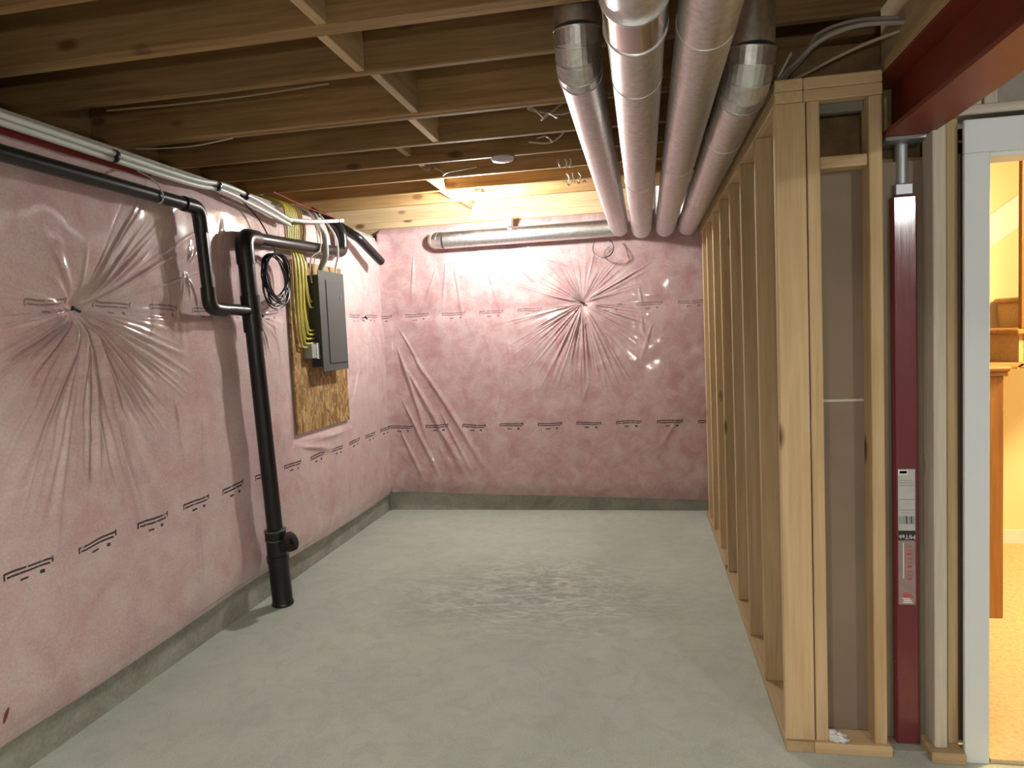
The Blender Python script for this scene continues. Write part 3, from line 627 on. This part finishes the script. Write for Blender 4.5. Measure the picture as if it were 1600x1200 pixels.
for k in range(3):
    c_ = MB().tube(cr([(-2.50, 4.22 + .03 * k, 2.49), (-2.24, 4.36 + .03 * k, 2.405), (-2.1955, 4.37 + .025 * k, 2.30), (-2.1955, 4.375 + .025 * k, 2.12)], 6), .006, 7).build('tan_cable', simple('tan_jacket', (.42, .28, .12), .5), None, smooth=True)
    tag(c_, 'tan cable running up behind the black branch pipe above the board', 'cable', 'tan cables above the board')
# coil of black cable
ck = thing('cable_coil', 'coil of black cable hanging on the pink wall beside the drain stack', 'cable coil', (-2.13, 3.90, 1.72))
c0 = np.array([-2.125, 3.905, 1.885]); mbk = MB()
for k in range(9):
    ra, rb = .142 + random.uniform(-.03, .012), .152 + random.uniform(-.035, .018); off = np.array([random.uniform(-.02, .03), random.uniform(-.012, .015), .15 - rb + random.uniform(-.008, .008)])
    pts = [c0 + off + np.array([.012 * math.sin(2 * a + k), ra * math.sin(a), rb * math.cos(a)]) for a in np.linspace(0, 2 * PI, 34)]
    MB().tube(pts, .0045, 7).build('cable_loop', BLK, ck, smooth=True)
MB().tube(cr([c0 + np.array([0, 0, .15]), np.array([-2.13, 3.90, 2.08]), np.array([-2.15, 3.80, 2.22]), np.array([-2.17, 3.66, 2.31])], 8), .0045, 7).build('cable_tail', BLK, ck, smooth=True)
# white tube bundle along the top of the left wall
wbn = thing('white_tubing', 'pair of white water tubes tied along the top of the pink wall', 'tubing', (-2.1, 3.0, 2.3))
for k in range(2):
    o_ = np.array([-.012 * k, 0, -.022 * k])
    pts = [np.array(p) + o_ for p in ((-2.13, -2.5, 2.34), (-2.12, 1.0, 2.33), (-2.12, 2.11, 2.322), (-2.12, 2.65, 2.318), (-2.12, 3.15, 2.32), (-2.12, 3.42, 2.342 - .004 * k), (-2.12, 3.72, 2.322 - .012 * k), (-2.12, 4.12, 2.262))]
    MB().tube(cr(pts, 8), .0125, 10).build('tube', WHT, wbn, smooth=True)
MB().tube(cr([(-2.12, 4.09, 2.268), (-2.11, 4.30, 2.285), (-2.085, 4.55, 2.32), (-2.085, 4.82, 2.365)], 8), .0125, 10).build('tube', WHT, wbn, smooth=True)
for yy, zz in ((2.64, 2.308), (3.36, 2.328), (3.62, 2.325)): MB().lathe([(.022, -.006), (.027, -.006), (.027, .006), (.022, .006)], (-2.125, yy, zz), (0, 1, 0), 14).build('cable_tie', BLK, wbn, smooth=True)
MB().lathe([(.012, -.006), (.015, -.006), (.015, .006), (.012, .006)], (-2.085, 4.74, 2.350), (0, 1, .13), 14).build('cable_tie', BLK, wbn, smooth=True)
# red tape on the sill
rt = MB().box(-2.197, -2.190, 2.10, 2.95, 2.282, 2.306).build('red_tape', RED); tag(rt, 'red tape strip on the pink film under the white tubes', 'tape')
rw = MB().tube(cr([(-2.16, 4.0, 2.42), (-2.14, 4.4, 2.39), (-2.14, 4.8, 2.385), (-2.18, 5.0, 2.36)], 6), .004, 6).build('red_wire', RED, None, smooth=True); tag(rw, 'thin red wire along the top of the wall above the breaker panel', 'wire')

# ------------------------------------------------------------------ lamps
def bulb_lamp(loc, label, grp='bare bulbs on the joists'):
    t = thing('bulb_lamp', label, 'light', loc, grp); x, y, z = loc
    MB().lathe([(.052, 0), (.052, -.022), (.048, -.024)], (x, y, z), (0, 0, 1), 8).build('junction_box', STEEL, t)
    MB().lathe([(.05, -.0242), (.063, -.026), (.064, -.032), (.050, -.044), (.030, -.052), (.024, -.066), (.018, -.070)], (x, y, z), (0, 0, 1), 28).build('porcelain_holder', WHITE, t, smooth=True)
    MB().lathe([(.014, -.068), (.016, -.084), (.024, -.098), (.036, -.116), (.0425, -.136), (.041, -.155), (.032, -.172), (.016, -.183), (0.0, -.185)], (x, y, z), (0, 0, 1), 28).build('bulb', BULB, t, smooth=True)
    return t
bulb_lamp((-1.15, 5.075, ZJ + .004), 'lit bare bulb in a white porcelain holder near the pink end wall')
bulb_lamp((-.62, -.18, ZS - .001), 'added unseen fill bulb set up between two joists over the bare floor')  # unseen bulb, added as fill for the floor and left wall
bulb_lamp((2.12, -1.22, ZJ + .004), 'lit bare bulb in a white holder beyond the red beam')
MB().bev(-1.24, -1.05, 5.014, 5.05, ZJ + .01, ZJ + .10, .003).build('lamp_block', WX, ceil)
sd = thing('ceiling_box', 'round white plastic box fixed under a joist before the lit bulb', 'ceiling box', (-.765, 3.98, ZJ))
MB().lathe([(.066, 0), (.070, -.008), (.060, -.022), (.035, -.030), (0, -.031)], (-.79, 4.195, ZJ - .0005), (0, 0, 1), 26).build('cover', simple('grey_white_plastic', (.55, .56, .60), .35), sd, smooth=True)
MB().lathe([(.05, .0), (.05, .05)], (-.79, 4.268, ZJ), (0, 0, 1), 8).build('box', STEEL, sd)
# unseen work light added behind the camera as front fill
wk = thing('added_work_light', 'added unseen LED work light on a tripod stand facing the pink end wall', 'work light', (-.15, -1.05, 0))
MB().tube([(-.15, -1.05, .25), (-.15, -1.05, 1.38)], .014, 12).build('pole', STEEL, wk, smooth=True)
for a in (0.3, 2.4, 4.5): MB().tube([(-.15, -1.05, .55), (-.15 + .38 * math.cos(a), -1.05 + .38 * math.sin(a), .012)], .010, 8).build('leg', STEEL, wk, smooth=True)
hd = MB().bev(-.24, -.06, -1.09, -1.03, 1.39, 1.51, .01).build('head', INK, wk)
MB().box(-.225, -.075, -1.0298, -1.026, 1.402, 1.498).build('led_panel', WORKL, wk)

# ------------------------------------------------------------------ loose wires under the joists
def wire(pts, r, mat, label, grp=None, name='wire'):
    o = MB().tube(cr(pts, 7), r, 7).build(name, mat, None, smooth=True); return tag(o, label, 'wire', grp)
zz = ZJ - .012
wire([(-2.25, 2.775, ZJ - .005), (-1.95, 2.775, ZJ - .012), (-1.65, 2.775, ZJ - .013), (-1.4, 2.77, ZJ - .009), (-1.22, 2.765, ZJ - .0045)], .004, simple('dull_tan_jacket', (.30, .24, .14), .6), 'sagging tan cable stapled below the second joist from the collared duct end', None, 'cable')
wire([(-2.55, 3.33, ZJ - .005), (-2.4, 3.33, ZJ - .016), (-2.22, 3.33, ZJ - .02), (-2.0, 3.325, ZJ - .004)], .0035, WHT, 'pale cable sagging below the doubled joist near the white tubes', None, 'cable')
for k, pts in enumerate(([(-.44, 3.46, 2.53), (-.50, 3.52, 2.60), (-.53, 3.60, 2.62), (-.40, 3.66, 2.60), (-.30, 3.70, 2.62)], [(-.38, 3.50, 2.535), (-.43, 3.56, 2.58), (-.47, 3.62, 2.57), (-.36, 3.66, 2.66)], [(-.62, 4.12, 2.60), (-.50, 4.12, 2.585), (-.42, 4.09, 2.62), (-.38, 4.00, 2.66)], [(-.46, 3.95, 2.545), (-.50, 4.0, 2.59), (-.56, 4.05, 2.60)])):
    wire(pts, .005, COPPER, 'stray cream wire end hanging between joists beside the duct with the branch', 'stray wire ends by the ducts')
for k, (x, y) in enumerate(((-.50, 4.55), (-.46, 4.55), (-.425, 4.56), (-.49, 4.96), (-.45, 4.96), (-.41, 4.965))):
    wire([(x, y - .006, ZJ + .04), (x + .004 + .012 * (k % 2), y - .016, ZJ + .012), (x + .014 - .008 * (k % 3), y - .004, ZJ - .010), (x + .022 - .01 * (k % 2), y + .012, ZJ - .008)], .0045, WHT, 'short white wire tail on the ' + ('second joist before' if k < 3 else 'joist just before') + ' the lit bulb, beside the ducts', 'white wire tails on the joists')
wire([(-1.30, 4.52, 2.60), (-1.24, 4.50, 2.56), (-1.235, 4.47, 2.535), (-1.20, 4.50, 2.56), (-1.02, 4.52, 2.58)], .003, WHT, 'thin white wire wisp dangling before the lit bulb')
lp = thing('wire_loop', 'thin dark wire loop hanging below the duct branch on the end wall', 'wire', (-.28, 5.74, 2.1))
for k in range(2): MB().tube([np.array([-.30 + .082 * math.cos(a), 5.735 + .02 * math.sin(a * 2 + k), 2.155 + (.075 + .006 * k) * math.sin(a)]) for a in np.linspace(-PI * 1.2, PI * .3, 26)], .0028, 6).build('wire_turn', BLK, lp, smooth=True)
for k, (dy, dz, r_) in enumerate(((0, 0, .008), (.03, .012, .007), (.05, .035, .006))):
    wire([(.47 + .02 * k, 2.72 + dy, 2.335 + dz), (.53 + .02 * k, 2.62 + dy, 2.375 + dz), (.60, 2.53 + dy, 2.415 + dz), (.70, 2.48 + dy, 2.425 + dz), (.822, 2.46 + dy, 2.41 + dz)], r_, GREYC, ('thickest', 'middle', 'thinnest')[k] + ' grey cable crossing above the partition top toward the red beam', 'grey cables above the partition', 'cable')
wire([(.47, 2.73, 2.325), (.56, 2.66, 2.345), (.66, 2.60, 2.375), (.75, 2.55, 2.395), (.822, 2.50, 2.40)], .0055, simple('beige_jacket', (.48, .38, .28), .5), 'thin beige cable crossing just above the partition top plate', None, 'cable')
wire([(.40, 2.63, 2.50), (.41, 2.62, 2.44), (.44, 2.62, 2.42), (.465, 2.63, 2.45), (.45, 2.64, 2.52)], .004, BLK, 'dark wire loop beside the upturned duct elbow')
# carpenter's pencil marks on the last joist
for k, (px, py) in enumerate(((880, 285), (886, 287), (893, 285), (901, 284), (910, 285))):
    p = yp(px, py, 5.4085); m = MB(); m.tube([p, p + np.array([.012, 0, .016 * (-1) ** k]), p + np.array([.022, 0, -.004])], .0022, 5); m.build('pencil_mark', INK, ceil)
# crumpled wrapper on the plate
bmw = bmesh.new(); bmesh.ops.create_icosphere(bmw, subdivisions=3, radius=1)
for v in bmw.verts:
    n_ = .6 + .55 * abs(math.sin(v.co.x * 7 + v.co.y * 5) * math.cos(v.co.z * 8 + v.co.x * 3)); v.co = Vector((v.co.x * .046 * n_, v.co.y * .022 * n_, max(v.co.z, -.55) * .020 * n_))
bmw.verts.index_update(); mw = MB().add([v.co[:] for v in bmw.verts], [[v.index for v in f.verts] for f in bmw.faces]); bmw.free()
ow = mw.build('plastic_wrapper', PLASTIC, None, origin=(0, 0, 0)); ow.location = (.605, 2.490, .012); ow.rotation_euler = (0, .0, -.5); tag(ow, 'small crumpled clear wrapper at the foot of the framed partition', 'wrapper')
ow.location = (.612, 2.548, .0495)

# ------------------------------------------------------------------ stair hall behind the door
struct(MB().box(.56, 3.6, 5.02, 5.10, 0, 2.60), 'wall_stair_hall', YELW, 'warm yellow painted wall under the stairs', 'wall')
struct(MB().box(.545, 3.6, 2.76, 5.02, 2.450, 2.463), 'ceiling_stair_hall', DRYW, 'white drywall ceiling over the stairs', 'ceiling')
struct(MB().box(.548, 3.6, YW + .1045, 2.7595, 2.020, 2.032).box(.548, 3.6, 2.747, 2.7595, 2.033, 2.463), 'hall_light_baffle', SUBF, 'brown board bulkhead added to hold back hall light behind the door header', 'baffle')  # added baffle, keeps stair hall light from leaking over the partition
struct(MB().box(1.6, 3.6, 5.004, 5.0195, 0.014, .10), 'baseboard_stair_hall', CASE, 'pale baseboard under the stairs', 'baseboard')
sr = thing('staircase', 'wooden staircase with oak treads and carpeted risers in the warm hall', 'staircase', (2.0, 4.2, 0))
ys0, ys1 = 4.20, 5.0; run, rise = .25, .178; tx, tz = 1.925, 1.412
for k in range(0, 5):
    x = tx + run * (k - 0); z = tz + rise * k
    MB().bev(x, x + run + .03, ys0 - .03, ys1, z - .032, z, .008).build('tread', OAKX, sr)
    MB().box(x + .025, x + .045, ys0, ys1, z - rise, z - .0325).build('riser', CARPETST, sr)
sg = MB(); n = 5
pr = [(tx + .02, tz - .20), (tx + .02 + run * n, tz - .20 + rise * n), (tx + .02 + run * n, tz - .034 + rise * (n - 1))]
for k in range(n - 1, -1, -1): pr += [(tx + .045 + run * k, tz - .034 + rise * k), (tx + .045 + run * k, tz - .034 + rise * (k - 1) if k else tz - .19)]
for y_a, y_b in ((ys0 + .004, ys0 + .03),):
    m_ = len(pr); sg.add([(p[0], y_a, p[1]) for p in pr] + [(p[0], y_b, p[1]) for p in pr], [tuple(range(m_)), tuple(range(2 * m_ - 1, m_ - 1, -1))] + [(i, i + m_, (i + 1) % m_ + m_, (i + 1) % m_) for i in range(m_)])
sg.build('stringer', OAKX, sr)
sof = MB(); a_, b_ = pr[0], pr[1]; sof.add([(a_[0], ys0, a_[1] - .012), (b_[0], ys0, b_[1] - .012), (b_[0], ys1, b_[1] - .012), (a_[0], ys1, a_[1] - .012), (a_[0], ys0, a_[1]), (b_[0], ys0, b_[1]), (b_[0], ys1, b_[1]), (a_[0], ys1, a_[1])], [(0, 1, 2, 3), (7, 6, 5, 4), (0, 4, 5, 1), (1, 5, 6, 2), (2, 6, 7, 3), (3, 7, 4, 0)]); sof.build('soffit', YELW, sr)
MB().bev(1.0, tx + .06, ys0, ys1, tz - .21, tz - rise, .006).build('landing', OAKX, sr)
for xx in (1.0, 1.80): MB().box(xx, xx + .05, ys0, ys0 + .05, .014, tz - .21).build('landing_post', OAK, sr)
for k in range(4): MB().bev(tx + .03 + .25 * k, tx + .062 + .25 * k, ys0 - .01, ys0 + .022, tz + rise * k, min(2.445, tz + rise * k + .98), .004).build('baluster', OAK, sr)
sk = MB(); sk.add([(x_, y_, z_) for y_ in (5.002, 5.0185) for (x_, z_) in ((1.6, 1.52), (2.6, 1.52 + rise / run), (2.6, 1.72 + rise / run), (1.6, 1.72))], [(0, 3, 2, 1), (4, 5, 6, 7), (0, 1, 5, 4), (1, 2, 6, 5), (2, 3, 7, 6), (3, 0, 4, 7)]); sk.build('skirt_board', CASE, sr)
nw = thing('newel_post', 'square oak newel post with moulded cap in the warm hall', 'newel post', (1.65, 3.78, .0))
MB().bev(1.600, 1.676, 3.745, 3.821, .014, 1.20, .004).build('shaft', OAK, nw)
MB().bev(1.586, 1.692, 3.730, 3.838, 1.2005, 1.222, .006).build('cap_moulding', OAK, nw); MB().bev(1.578, 1.702, 3.722, 3.846, 1.2222, 1.248, .010).build('cap', OAKX, nw)
dl = thing('dome_lamp', 'warm flush dome lamp on the stair hall joists', 'light', (2.6, 3.4, 2.4495))
MB().lathe([(.15, 0), (.15, -.02)], (2.6, 3.4, 2.4495), (0, 0, 1), 28).build('base', STEEL, dl); MB().lathe([(.14, -.0205), (.13, -.05), (.10, -.08), (.05, -.098), (0, -.10)], (2.6, 3.4, 2.4495), (0, 0, 1), 28).build('dome', DOME, dl, smooth=True)
